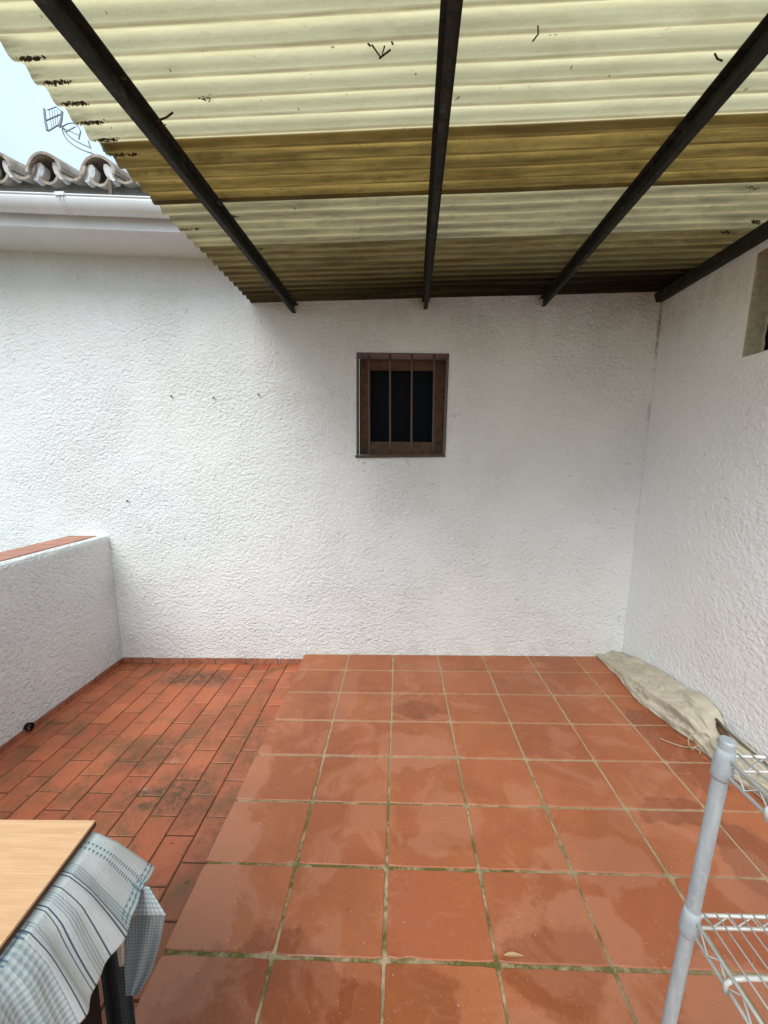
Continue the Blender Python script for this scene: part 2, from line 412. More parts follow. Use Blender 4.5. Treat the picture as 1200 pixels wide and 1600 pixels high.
# reveals
mb = MB(); B = .20
for i in range(4):
    a, b = hole[i], hole[(i+1) % 4]
    mb.add([(a[0],Y1,a[1]),(b[0],Y1,b[1]),(b[0],Y1+B,b[1]),(a[0],Y1+B,a[1])], [(0,1,2,3)])
mb.build('window_reveal', mat_plain('reveal_plaster', (.42,.38,.38), .85, .2, var=.08, scale=15), house)
win = MB(); fy0, fy1 = Y1+.165, Y1+.205
ix = lambda q, d: q
def ring(mb, outer, inner, y0, y1):
    for i in range(4):
        a, b, c, d = outer[i], outer[(i+1)%4], inner[(i+1)%4], inner[i]
        mb.hexa([(p[0],y0,p[1]) for p in (a,b,c,d)], [(p[0],y1,p[1]) for p in (a,b,c,d)])
out_ = [(-.300,1.495),(.336,1.480),(.349,2.192),(-.286,2.214)]
inn_ = [(-.216,1.618),(.248,1.608),(.256,2.122),(-.208,2.134)]
ring(win, out_, inn_, fy0, fy1)
wf = win.build('window', M_wood_dark, house, bevel=.003)
g2 = MB(); g2.add([(-.23,fy1-.012,1.57),(.29,fy1-.012,1.56),(.29,fy1-.012,2.15),(-.23,fy1-.012,2.16)], [(0,1,2,3)])
g2.build('pane', M_pane, wf)
# sill and thin iron surround
s_ = MB(); s_.box((-.312,Y1-.016,1.497),(.326,Y1+.012,1.517)); 
s_.build('window_sill', mat_plain('mossy_sill', (.10,.075,.04), .7, .3, var=.3, scale=40, bump=.002, col2=(.05,.05,.025)), house, bevel=.003)
s_ = MB()
s_.tube([(-.299,Y1-.004,1.52),(-.284,Y1-.004,2.217),(.345,Y1-.004,2.195),(.325,Y1-.004,1.52)], .004, 6)
s_.build('grille_surround', M_iron, house)
for bx in (-.209,-.060,.092,.247):
    s_ = MB(); bz0 = 1.515; 
    pts = [(bx-.004+.006*t, Y1+.022+.001*math.sin(t*5), bz0+(2.207-bz0)*t) for t in [i/8 for i in range(9)]]
    s_.tube(pts, .0075, 8); s_.build('window_bar', M_iron, house, smooth=True)
# skirting of red clay
M_skirt = mat_plain('clay_skirting', (.42,.17,.10), .5, .4, var=.25, scale=22, bump=.0015)
s_ = MB(); x = -2.19
while x < XE-.01:
    xe = min(x+.245, XE-.002); s_.box((x+.002,Y1-.013,ZB-.006),(xe-.002,Y1-.0005,ZB+.040+random.uniform(-.0015,.0015))); x += .25
s_.build('skirting', M_skirt, house, bevel=.002)
# eave : soffit, fascia, mortar, roof tiles
YF = 2.50
s_ = MB()
q0 = [(HX0-.3,Y1+.0,ez(HX0-.3)),(HX1+.3,Y1+.0,ez(HX1+.3)),(HX1+.3,YF+.004,ez(HX1+.3)-.005),(HX0-.3,YF+.004,ez(HX0-.3)-.005)]
q1 = [(a,b,c+.03) for a,b,c in q0]
s_.hexa(q0, q1); s_.build('soffit', M_smooth, house)
s_ = MB()
xa, xb = HX0-.3, HX1+.3
s_.hexa([(xa,YF,ez(xa)-.018),(xb,YF,ez(xb)-.018),(xb,YF-.02,ez(xb)-.018),(xa,YF-.02,ez(xa)-.018)],
        [(xa,YF,ez(xa)+.14),(xb,YF,ez(xb)+.14),(xb,YF-.02,ez(xb)+.14),(xa,YF-.02,ez(xa)+.14)])
s_.build('fascia', M_gutter, house)
M_mort = mat_plain('grey_mortar', (.45,.44,.43), .9, .2, var=.15, scale=14, bump=.004)
M_plug = mat_plain('painted_mortar', (.74,.76,.76), .8, .2, var=.12, scale=30, bump=.004)
s_ = MB()
s_.hexa([(xa,YF+.02,ez(xa)+.11),(xb,YF+.02,ez(xb)+.11),(xb,YF-.015,ez(xb)+.1405),(xa,YF-.015,ez(xa)+.1405)],
        [(xa,YF+.02,ez(xa)+.245),(xb,YF+.02,ez(xb)+.245),(xb,YF+.012,ez(xb)+.245),(xa,YF+.012,ez(xa)+.245)])
s_.build('eave_mortar', M_mort, house)
def mat_rooftile():
    n = N('weathered_clay_tile')
    f = n.noise(n.oc, 18, 5, .65); l = n.noise(n.oc, 45, 4, .6)
    c = n.mix(n.rng(f, .35, .65), (.46,.41,.34), (.26,.20,.16))
    c = n.mix(n.rng(l, .52, .66), c, (.36,.35,.31))
    c = n.mix(n.rng(n.noise(n.oc, 30, 5, .7), .60, .68), c, (.055,.05,.04))
    return n.done(n.bsdf(c, .9, .2, n.bump(l, .006)))
M_rt = mat_rooftile()
PITCH = .300; SL = math.tan(R(17))
def arc_strip(mb, cx, cz, r, t, a0, a1, ya, yb, dz, wob=0, n=12, r2=None):
    r2 = r2 or r
    k = len(mb.v)
    for (yy, rr, zz) in ((ya, r, cz), (yb, r2, cz+dz)):
        for q in (rr, rr-t):
            for i in range(n+1):
                a = a0+(a1-a0)*i/n; mb.v.append((cx+q*math.cos(a), yy+wob*math.sin(a*3), zz+q*math.sin(a)*.86))
    m_ = n+1
    for i in range(n):
        mb.f.append((k+i,k+i+1,k+2*m_+i+1,k+2*m_+i)); mb.f.append((k+m_+i,k+m_+i+1,k+3*m_+i+1,k+3*m_+i))
        mb.f.append((k+i,k+i+1,k+m_+i+1,k+m_+i)); mb.f.append((k+2*m_+i,k+2*m_+i+1,k+3*m_+i+1,k+3*m_+i))
    for i in (0, n):
        mb.f.append((k+i,k+m_+i,k+3*m_+i,k+2*m_+i))
rf = MB(); pl = MB()
x = -1.69
while x > HX0: x -= PITCH
while x < HX1+.2:
    jx = random.uniform(-.008,.008); z0 = ez(x)+.240
    for row in range(7):                      # cover tiles stepping up the slope
        ya = 2.40+row*.40+random.uniform(-.012,.012); yb = ya+.46
        zz = z0+(ya-2.40)*SL+.012*0
        arc_strip(rf, x+jx, zz, .104, .016, R(-8), R(188), ya, yb, (yb-ya)*SL-.02, .004, r2=.092)
        arc_strip(rf, x+PITCH/2+jx, zz+.018, .082, .016, R(175), R(365), ya+.02, yb, (yb-ya)*SL-.02, .003, r2=.075)
    arc_strip(rf, x+jx, z0-.002, .066, .016, R(180), R(360), 2.425, 2.7, .08, .003)
    for s in ((-1, 1) if -2.9 < x < -.9 else ()):                          # white painted plugs either side of the mouth
        pl = MB(); k = 0; n_ = 10
        for yy, sc_ in ((2.418, 1.0), (2.47, 1.0)):
            for i in range(n_):
                a = 2*math.pi*i/n_; uu = math.cos(a)*.031; vv = math.sin(a)*.046
                pl.v.append((x+jx+s*(.060+uu+.018*(vv/.046)*-1), yy+(.012*abs(math.cos(a)) if yy < 2.45 else 0), z0+.008+vv))
        pl.f.append(tuple(k+i for i in range(n_))); pl.f.append(tuple(k+n_+i for i in range(n_)))
        for i in range(n_): j = (i+1) % n_; pl.f.append((k+i,k+j,k+n_+j,k+n_+i))
        pl.build('mortar_plug', M_plug, house)
    x += PITCH
# underlay surface of the roof
rf.hexa([(xa,2.56,ez(xa)+.16),(xb,2.56,ez(xb)+.16),(xb,5.4,ez(xb)+.16+2.84*SL),(xa,5.4,ez(xa)+.16+2.84*SL)],
        [(xa,2.56,ez(xa)+.19),(xb,2.56,ez(xb)+.19),(xb,5.4,ez(xb)+.19+2.84*SL),(xa,5.4,ez(xa)+.19+2.84*SL)])
ro = rf.build('roof', M_rt, house)
# gutter
gt = MB(); gr = .055; gy = 2.425; n_ = 14
for xx in [HX0-.3, -3, -2.2, -1.9, -1.5, -1, 0, HX1+.3]:
    zc = ez(xx)+.118
    for q in (gr, gr-.003):
        for i in range(n_+1):
            a = math.pi+math.pi*i/n_; gt.v.append((xx, gy+q*math.cos(a), zc-.02+q*math.sin(a)*1.25))
m_ = (n_+1)*2
for s in range(7):
    for i in range(n_):
        for o_ in (0, n_+1):
            k = s*m_+o_+i; gt.f.append((k,k+1,k+m_+1,k+m_))
    for i in (0, n_): k = s*m_+i; gt.f.append((k,k+n_+1,k+n_+1+m_,k+m_))
gut = gt.build('gutter', M_gutter, house, smooth=True)
lp = MB(); lp.tube([(xx, gy-gr+.002, ez(xx)+.100) for xx in (HX0-.3,-2,0,HX1+.3)], .0065, 8); lp.build('gutter_lip', M_gutter, gut, smooth=True)
for bx in (-1.905, -3.3, -.45):
    b_ = MB(); zc = ez(bx)+.098
    for dx in (0, .022):
        b_.tube([(bx+dx+.010*i/8, gy+(gr+.004)*math.cos(math.pi+math.pi*i/8), zc+(gr+.004)*1.25*math.sin(math.pi+math.pi*i/8)) for i in range(9)], .0026, 6)
    b_.box((bx-.018,gy-gr-.008,zc-.006),(bx+.036,gy-gr+.004,zc+.012))
    b_.build('gutter_clamp', M_gutter, gut)
b_ = MB(); b_.box((-1.665+.03,2.40,ez(-1.64)+.115),(-1.635+.02,2.412,ez(-1.64)+.20)); b_.build('gutter_strap', M_iron, gut)

# nails left in the wall
def at_wall(x, z, label):
    b = MB(); b.tube([(x,Y1+.01,z),(x+.004,Y1-.014,z+.002)], [.003,.0035], 6); b.tube([(x+.004,Y1-.013,z+.002),(x+.004,Y1-.016,z+.002)], .007, 8)
    o_ = b.build('wall_nail', M_iron); tag(o_, label, 'nail', 'small nails left in the white wall')
at_wall(-1.62, 1.945, 'leftmost of the three small nails in a row high on the white wall')
at_wall(-1.315, 1.93, 'middle one of the three small nails in a row high on the white wall')
at_wall(-.99, 1.945, 'rightmost of the three small nails, rusty, nearest the barred window')
at_wall(-2.02, 1.20, 'single low dark nail in the white wall above the parapet end')

# ------------------------------------------------------------------ right wall (leans very slightly)
def wx(z): return 1.660 + .037*z
side = empty('side_wall', (1.8,1,-.09), 'smooth white rendered side wall with a raw cement edged opening near the roof', 'wall')
hz0, hz1, hy0, hy1 = 1.972, 2.462, 1.35, 2.145
mb = MB()
quads = wall_panel(mb, (.9,-.09,2.6,2.80), [(hy0,hz0),(hy1-.0,hz0+.004),(hy1-.004,hz1),(hy0,hz1)])
quads += [[(2.6,-.09),(Y1-.001,-.09),(Y1-.001,2.80),(2.6,2.80)], [(-3.2,-.09),(.9,-.09),(.9,2.80),(-3.2,2.80)]]
for q in quads:
    mb.add([(wx(v),u,v) for u,v in q], [(0,1,2,3)])
mb.add([(wx(2.8),-3.2,2.8),(wx(2.8),Y1-.001,2.8),(2.04,Y1-.001,2.8),(2.04,-3.2,2.8)], [(0,1,2,3)])
mb.add([(wx(-.09),-3.2,-.09),(2.04,-3.2,-.09),(2.04,-3.2,2.8),(wx(2.8),-3.2,2.8)], [(0,1,2,3)])
for q in wall_panel(mb, (-3.2,-.6,Y1-.001,2.80), [(hy0,hz0),(hy1,hz0),(hy1,hz1),(hy0,hz1)]):
    mb.add([(2.04,u,v) for u,v in q], [(0,1,2,3)])
mb.build('wall', M_wall_r, side)
# cement reveal with a ragged lip
dk = MB(); mb = MB(); cs = [(hy0,hz0),(hy1,hz0+.004),(hy1-.004,hz1),(hy0,hz1)]
for i in range(4):
    a, b = cs[i], cs[(i+1)%4]; K = 34
    for k_ in range(K):
        p0 = [a[j]+(b[j]-a[j])*k_/K for j in (0,1)]; p1 = [a[j]+(b[j]-a[j])*(k_+1)/K for j in (0,1)]
        def rag(p): 
            h_ = mnoise.noise(Vector((p[0]*26,p[1]*26,3)))*.045; return h_
        cy, cz = (hy0+hy1)/2, (hz0+hz1)/2
        def sh(p, d): return (p[0]+(cy-p[0])*d, p[1]+(cz-p[1])*d)
        r0_, r1_ = sh(p0, .004+abs(rag(p0))), sh(p1, .004+abs(rag(p1)))
        mb.add([(wx(p0[1])-.0,*p0),(wx(p1[1])-.0,*p1),(wx(p1[1])+.001,*r1_),(wx(p0[1])+.001,*r0_)], [(0,1,2,3)])
        mb.add([(wx(p0[1])+.001,*r0_),(wx(p1[1])+.001,*r1_),(wx(p1[1])+.085,*r1_),(wx(p0[1])+.085,*r0_)], [(0,1,2,3)])
        i0, i1 = sh(r0_, .02+.02*mnoise.noise(Vector((p0[0]*20,p0[1]*20,9)))), sh(r1_, .02+.02*mnoise.noise(Vector((p1[0]*20,p1[1]*20,9))))
        mb.add([(wx(p0[1])+.085,*r0_),(wx(p1[1])+.085,*r1_),(wx(p1[1])+.092,*i1),(wx(p0[1])+.092,*i0)], [(0,1,2,3)])
        dk.add([(wx(p0[1])+.092,*i0),(wx(p1[1])+.092,*i1),(1.95,*i1),(1.95,*i0)], [(0,1,2,3)])
mb.build('cement_reveal', M_cement, side)
dk.build('opening_dark_lining', M_black, side)  # black lining puts the darkness of the deep opening into its colour
mb = MB(); mb.box((1.95,hy0-.02,hz0-.02),(1.96,hy1+.02,hz1+.02)); mb.build('opening_dark_back', M_black, side)  # added black panel, painted darkness where the opening runs on

# ------------------------------------------------------------------ parapet on the left
par = empty('parapet_wall', (-2.3,1,-.09), 'low rough white parapet wall with a pink clay coping on the left', 'wall')
PX = -2.195; PT = .235
mb = MB(); ys = [Y0 + (Y1-.0006-Y0)*i/60 for i in range(61)]
prof = [(PX,-.6),(PX,.915),(PX-.006,.934),(PX-.022,.943),(PX-.05,.944)]
def jz(y, i): return mnoise.noise(Vector((y*9, i*1.7, 0)))*.004
k = 0
for i, y in enumerate(ys):
    for j, (a, b) in enumerate(prof): mb.v.append((a+(jz(y,j) if j else 0), y, b+(jz(y+3,j) if j else 0)))
for i in range(60):
    for j in range(len(prof)-1):
        a = i*len(prof)+j; mb.f.append((a,a+1,a+len(prof)+1,a+len(prof)))
mb.add([(PX-.05,Y0,.93),(PX-PT,Y0,.93),(PX-PT,Y1-.0006,.93),(PX-.05,Y1-.0006,.93)], [(0,1,2,3)])
mb.add([(PX-PT,Y0,.935),(PX-PT,Y0,-.6),(PX-PT,Y1-.0006,-.6),(PX-PT,Y1-.0006,.935)], [(0,1,2,3)])
mb.add([(PX,Y0,-.6),(PX-PT,Y0,-.6),(PX-PT,Y0,.93),(PX,Y0,.93)], [(0,1,2,3)])
mb.build('wall', M_par, par)
M_cop = mat_plain('pink_clay_coping', (.52,.26,.19), .7, .3, var=.12, scale=10, bump=.002)
cp = MB(); y = Y0
while y < Y1-.09: 
    cp.box((PX-PT-.02,y+.002,.934),(PX-.045,min(y+.27,Y1-.06)-.002,.951)); y += .27
cp.build('coping', M_cop, par, bevel=.003)
s_ = MB(); y = Y0
while y < Y1-.02:
    ye = min(y+.245, Y1-.016)
    s_.box((PX+.0005,y+.002,ZB-.006),(PX+.012,ye-.002,ZB+.038+random.uniform(-.0015,.0015))); y += .25
s_.build('skirting', M_skirt, par, bevel=.002)
dp = MB(); ang = R(0)
cx_, cy_, cz_ = PX, 2.035, ZB+.036
k = 0; n_ = 16
for (xx, rr) in ((PX-.03,.024),(PX+.024,.024),(PX+.024,.020),(PX-.03,.020)):
    for i in range(n_): a = 2*math.pi*i/n_; dp.v.append((xx,cy_+rr*math.cos(a),cz_+rr*math.sin(a)))
for s in range(3):
    for i in range(n_): j=(i+1)%n_; dp.f.append((s*n_+i,s*n_+j,(s+1)*n_+j,(s+1)*n_+i))
dp.f.append(tuple(3*n_+i for i in range(n_)))
dp.build('drain_pipe', M_black, par, smooth=False)

# ------------------------------------------------------------------ corrugated canopy
can = empty('patio_canopy', (.3,1.4,2.55), 'yellowed translucent corrugated canopy on black steel rafters over the terrace', 'canopy')
def mat_sheet(name, light, dark, dirt_shade_col, valley=.5, blotch=(.2,.5), grad=None, tr=.8, grime=.3):
    n = N(name)
    P = n.oc
    st = n.noise(n.vmul(P, (.9, 9, 9)), 3, 5, .65)            # streaks running along the corrugations
    bl = n.noise(n.vmul(P, (1, 2.2, 1)), 6, 5, .65, .4)
    fine = n.noise(P, 70, 4, .7)
    va = n.attr('valley').outputs['Fac']
    c = n.mix(n.rng(st, .38, .66), light, dark)
    c = n.mix(n.math('MULTIPLY', n.rng(fine, .4, .75), .22), c, dark)
    c = n.mix(n.math('MULTIPLY', n.rng(bl, .55, .72), blotch[1]), c, dirt_shade_col)
    line = n.rng(va, .84, 1.0, 0, 1, True)
    vd = n.math('MULTIPLY', line, n.rng(n.noise(n.vmul(P, (1,14,1)), 5, 4, .6), .3, .62, valley*.55, valley))
    c = n.mix(vd, c, dirt_shade_col)  # valley lines: groove dirt plus painted shade of slopes turned away
    if grad:
        sx = n.sep(P)
        gy_ = n.rng(sx[1], grad[0], grad[1])
        gx_ = n.rng(n.math('ADD', sx[0], n.math('MULTIPLY', n.math('SUBTRACT', bl, .5), .7)), -.6, .6, .35, 1)
        c = n.mix(n.math('MULTIPLY', n.math('MULTIPLY', gy_, gx_), grad[2]), c, (.030,.020,.008))  # painted shade of the building above, mixed with dirt, towards the wall
    gr_ = n.rng(n.noise(n.vmul(P, (1,1.6,1)), 2.6, 7, .72, .5), .46, .70)
    c = n.mix(n.math('MULTIPLY', gr_, grime), c, dirt_shade_col)
    gr2 = n.rng(n.noise(n.vmul(P, (3,16,3), (3,1,0)), 5, 6, .75, .8), .56, .72)
    c = n.mix(n.math('MULTIPLY', gr2, grime*1.1), c, dirt_shade_col)
    rows_ = n.noise(n.vmul(P, (.55,13,0), (2,7,0)), 1.6, 4, .7, .15)
    c = n.mix(n.math('MULTIPLY', n.rng(rows_, .47, .62), grime*1.25, clamp=True), c, dirt_shade_col)
    c = n.mix(n.math('MULTIPLY', n.rng(rows_, .44, .34), grime*.9), c, light)
    fib = n.noise(n.vmul(P, (1,1,1), rot=(0,0,R(35))), 210, 3, .8, 1.5)
    c = n.mix(n.math('MULTIPLY', n.rng(fib, .42, .7), .16), c, dark)
    ed = n.math('MULTIPLY', n.rng(n.sep(P)[0], -.93, -1.01), n.rng(n.noise(n.vmul(P, (1,9,1)), 6, 4, .7), .42, .6))
    c = n.mix(n.math('MULTIPLY', ed, .6), c, (.09,.065,.03))
    sp = n.math('GREATER_THAN', n.noise(P, 36, 2, .5), .735)
    c = n.mix(n.math('MULTIPLY', sp, .6), c, (.06,.05,.02))
    nr = n.bump(fine, .0012)
    t_ = n.n('ShaderNodeBsdfTranslucent'); n.put(t_.inputs['Color'], c); n.put(t_.inputs['Normal'], nr)
    d_ = n.bsdf(n.mix(1.0, c, (.8,.8,.8), 'MULTIPLY'), .45, .4, nr)
    ms = n.n('ShaderNodeMixShader'); ms.inputs[0].default_value = tr
    n.put(ms.inputs[1], d_); n.put(ms.inputs[2], t_.outputs[0])
    return n.done(ms.outputs[0])
S_A = mat_sheet('cream_fibreglass', (.69,.615,.37), (.60,.53,.30), (.20,.155,.075), .85, (.2,.16), tr=.85, grime=.18)
S_B = mat_sheet('ochre_fibreglass', (.34,.225,.060), (.20,.125,.032), (.06,.035,.01), .92, (.3,.5), grime=.5)
S_C = mat_sheet('pale_grey_fibreglass', (.47,.385,.19), (.29,.23,.12), (.13,.12,.08), .35, (.4,.6), grime=.45)
S_D = mat_sheet('brown_fibreglass', (.24,.185,.080), (.13,.09,.034), (.07,.045,.015), .7, (.4,.6), (2.2,2.7,.95), grime=.6)
CP = .0667; AMP = .0085; PH = 1.156
def sheet(ya, yb, z, mat, xl, lab, per=CP, xr=1.742):
    mb = MB(); va = []
    ny = int((yb-ya)/per*12)+1; nx = 70
    for j in range(ny+1):
        y = ya+(yb-ya)*j/ny; ph = (y-PH)/per*2*math.pi
        s = -math.cos(ph)            # -1 in the valleys at PH
        for i in range(nx+1):
            x = xl+(xr-xl)*i/nx
            if i == 0: x += .006*mnoise.noise(Vector((y*25, z*50, 1)))
            zz = z+AMP*math.copysign(abs(s)**.8, s)+.0035*mnoise.noise(Vector((x*1.6, y*1.2, z*30)))
            mb.v.append((x, y, zz)); va.append((1-s)/2)
    for j in range(ny):
        for i in range(nx):
            k = j*(nx+1)+i; mb.f.append((k,k+1,k+nx+2,k+nx+1))
    o_ = mb.build('corrugated_sheet', mat, can, smooth=True, attr={'valley': va}); o_['label'] = lab
sheet(.80, 1.478, 2.558, S_A, -1.012, 'clean cream translucent sheet nearest the viewer')
sheet(1.452, 1.764, 2.563, S_B, -1.010, 'ochre stained translucent sheet')
sheet(1.742, 2.105, 2.557, S_C, -1.008, 'pale greyish translucent sheet')
sheet(2.085, 2.838, 2.562, S_D, -1.006, 'dark brown dirty sheet with painted-in shade against the house wall')
def rafter(p0, p1, zt=2.546, zt1=2.541, fw_=.056, dp_=.036):
    mb = MB(); p0, p1 = Vector((*p0, 0)), Vector((*p1, 0)); d = (p1-p0).normalized(); s = Vector((d.y,-d.x,0)).normalized()
    def seg(w0, w1, z0, z1, end=0):
        a, b = p0, p1+d*end
        q0 = [a+s*w0, a+s*w1, b+s*w1, b+s*w0]
        mb.hexa([(q.x,q.y,z0+(0 if i<2 else zt1-zt)) for i,q in enumerate(q0)], [(q.x,q.y,z1+(0 if i<2 else zt1-zt)) for i,q in enumerate(q0)])
    seg(-fw_/2, fw_/2, zt-.006, zt)
    seg(-.004, .004, zt-.006-dp_, zt-.0062)
    seg(-.013, .013, zt-.012-dp_, zt-.0062-dp_)
    return mb
for (a, b, w_, d_) in (((-.782,.74),(-.712,Y1-.002),.062,.036), ((.118,.74),(.186,Y1-.002),.052,.034), ((.905,.74),(.972,Y1-.002),.056,.036)):
    rafter(a, b, fw_=w_, dp_=d_+.008).build('rafter', M_rafter, can, bevel=.0012)
mb = MB(); 
mb.hexa([(1.680,.74,2.500),(1.74,.74,2.500),(1.745,Y1-.002,2.492),(1.705,Y1-.002,2.492)], [(1.662,.74,2.548),(1.74,.74,2.548),(1.745,Y1-.002,2.545),(1.690,Y1-.002,2.545)])
mb.build('wall_beam', M_rafter, can, bevel=.003)

# moss and leaf litter caught in the canopy
M_moss = mat_plain('dry_moss', (.10,.072,.045), .95, .1, var=.3, scale=90)
def clump(name, pts, r, label, cat, group, mat=M_moss, seed=0):
    rnd = random.Random(seed); b = MB()
    for (x,y,z) in pts:
        for _ in range(26):
            c = Vector((x+rnd.gauss(0,r*1.2), y+rnd.gauss(0,r*.30), z+rnd.gauss(0,r*.2))); s = r*rnd.uniform(.25,.7)
            vs = [c+Vector((rnd.uniform(-1,1),rnd.uniform(-1,1),rnd.uniform(-1,1))).normalized()*s for _ in range(4)]
            b.add(vs, [(0,1,2),(0,2,3),(0,3,1),(1,3,2)])
    return tag(b.build(name, mat), label, cat, group)
ords = ['first','second','third','fourth','fifth','sixth','seventh','eighth']
for i in range(6):
    y = PH + CP*i - .004
    ln = (.045,.06,.055,.05,.045,.07)[i]
    clump('moss_clump', [(-.972+ln*t, y, 2.5465) for t in (-.1,.1,.35,.6,.9)], .0075,
          'dark moss under the left canopy edge, %s clump from the picture top' % ords[i], 'moss', 'moss clumps along the canopy edge', seed=i)
clump('moss_clump', [(-.985,1.93,2.545),(-.95,1.93,2.545),(-.92,1.93,2.545)], .007, 'thin dark moss streak on the pale grey sheet edge above the gutter', 'moss', 'moss clumps along the canopy edge', seed=11)
def twig(name, pts, r, label, cat='twig'):
    b = MB()
    for p in pts: b.tube(p, r, 5)
    return tag(b.build(name, M_moss), label, cat)
twig('leaf_litter', [[(-.062,1.155,2.54),(-.040,1.185,2.536),(-.030,1.16,2.54)],[(-.045,1.188,2.538),(-.015,1.165,2.536)],[(-.066,1.158,2.54),(-.072,1.15,2.538)],[(-.012,1.150,2.54),(-.008,1.156,2.539)]], .0023, 'dark curled leaf scrap under the cream sheet left of the middle rafter', 'leaf litter')
clump('leaf_litter', [(-.555,1.288,2.545)], .007, 'small black crumb of litter on the cream sheet by the left rafter', 'leaf litter', None, seed=31)
clump('leaf_litter', [(1.40,1.78,2.543),(1.43,1.79,2.543)], .006, 'dark crumbs of litter on the ochre sheet near the right wall', 'leaf litter', None, seed=32)
for i, (xx, yy) in enumerate(((1.56,2.10),(1.62,2.02),(1.665,1.93))):
    clump('leaf_litter', [(xx,yy,2.543),(xx+.02,yy+.01,2.543)], .010, ['dark litter heap beside the wall beam, farthest from the viewer','dark litter heap beside the wall beam, middle one of three','dark litter heap beside the wall beam, nearest the picture edge'][i], 'leaf litter', 'litter heaps beside the wall beam', seed=40+i)
twig('twig', [[(-.735,1.335,2.530),(-.70,1.322,2.528),(-.672,1.312,2.533)]], .003, 'thin dark twig poking out from the left rafter')
twig('twig', [[(.865,1.235,2.532),(.845,1.225,2.529),(.83,1.215,2.533)]], .0024, 'thin dark twig poking out from the right hand rafter near the top edge')
twig('twig', [[(.345,1.128,2.537),(.352,1.145,2.535),(.345,1.165,2.538)]], .002, 'thin brown twig lying alone on the cream sheet right of middle rafter')
for i, s in enumerate(((-.795,1.20),(-.772,1.36),(-.745,1.72),(-.738,1.83),(-.715,2.1))):
    clump('debris_tuft', [(s[0]+.035,s[1],2.536)], .008, 'dark fluff on the left rafter, %s tuft from the picture top' % ords[i], 'debris', 'dirt tufts along the left rafter', seed=60+i)

# ------------------------------------------------------------------ antennas on the roof
M_ant = mat_plain('grey_aluminium', (.30,.31,.34), .45, .5, .3, var=.1)
an = empty('tv_antenna', (-4.21,6.0,4.2), 'grey grid television antenna standing against the sky above the tiles', 'antenna')
def px3(x, y, Y):             # plane y=Y of the site, used to take sizes over from the photo
    v = rt*((x-600)/FPX)+dn*((y-800)/FPX)+fw; v *= Y/v.y
    return Vector((0,0,1.5))+v
b = MB(); b.tube([(-4.17,6,4.0),(-4.19,6,5.72)], .016, 8); b.build('mast', M_ant, an)
b = MB(); b.tube([px3(69,170,6),px3(71,190,6),px3(74,204,6)], .016, 6); b.tube([px3(97,174,6),px3(96,186,6),px3(93,199,6)], .016, 6)
b.tube([px3(74,172,6),px3(88,167,6),px3(96,174,6)], .007, 5); b.tube([px3(71,189,6),px3(96,178,6)], .009, 5); b.tube([px3(75,205,6),px3(95,193,6)], .009, 5)
for t in (.15,.35,.55,.75): b.tube([px3(74+20*t,172-1*t,6),px3(78+17*t,200-8*t,6)], .005, 4)
b.build('grid_panel', M_ant, an)
b = MB()
def bez(a, c, e, n=12): return [a*(1-t)**2+c*2*t*(1-t)+e*t*t for t in [i/n for i in range(n+1)]]
b.tube(bez(px3(97,198,6.05),px3(98,225,6.05),px3(141,239,6.05)), .008, 5)
b.tube(bez(px3(99,200,6.05),px3(106,218,6.05),px3(142,231,6.05)), .008, 5)
b.tube(bez(px3(97,198,6.05),px3(118,184,6.05),px3(126,205,6.05)), .007, 5)
b.tube([px3(126,205,6.05),px3(123,218,6.05)], .010, 5); b.tube([px3(103,206,6.05),px3(118,198,6.05)], .007, 5); b.tube([px3(100,201,6.05),px3(124,212,6.05)], .006, 5)
b.tube([px3(93,196,6),px3(100,198,6.05)], .008, 5); b.tube([px3(141,238,6.05),Vector((-4.19,6,5.72))], .012, 6)
b.tube([px3(138,220,6.05),px3(142,232,6.05)], .010, 5)
b.build('wire_dish', M_ant, an)

# ------------------------------------------------------------------ table, cloth, peg and the black shade filler beneath
TZ = .75
tab = empty('table', (-1.0,.3,-.08), 'table with a plain pale wooden board top in the lower left corner', 'table')
def mat_board():
    n = N('pale_wood_board')
    g1 = n.noise(n.vmul(n.oc, (2, 26, 10)), 3, 5, .6, .3); g2 = n.noise(n.vmul(n.oc, (3, 90, 10)), 4, 4, .6)
    c = n.mix(n.rng(g1, .35, .7), (.74,.46,.25), (.62,.36,.18))
    c = n.mix(n.math('MULTIPLY', n.rng(g2, .5, .75), .4), c, (.50,.27,.13))
    sp = n.math('GREATER_THAN', n.noise(n.oc, 60, 2, .5), .74); c = n.mix(n.math('MULTIPLY', sp, .5), c, (.85,.68,.45))
    return n.done(n.bsdf(c, .42, .4, n.bump(g2, .0006)))
M_board = mat_board()
M_edge = mat_plain('dark_board_edge', (.10,.045,.022), .6, .4, var=.2, scale=40)
# board: slightly skewed right edge, as found
def bx_(y): return -.643+.075*(.709-y)
mb = MB()
mb.hexa([(-1.45,-.15,TZ-.014),(bx_(-.15),-.15,TZ-.014),(-.643,.709,TZ-.014),(-1.45,.694,TZ-.014)],
        [(-1.45,-.15,TZ),(bx_(-.15),-.15,TZ),(-.643,.709,TZ),(-1.45,.694,TZ)])
bd = mb.build('tabletop', M_edge, tab, bevel=.0015)
bd.data.materials.append(M_board)
for p in bd.data.polygons:
    if p.normal.z > .9: p.material_index = 1
for lx, ly in ((-.69,.645),(-1.38,.63),(-.66,-.08),(-1.38,-.08)):
    b = MB(); b.box((lx-.02,ly-.02,ZB),(lx+.02,ly+.02,TZ-.022)); b.build('leg', M_edge, tab, bevel=.002)
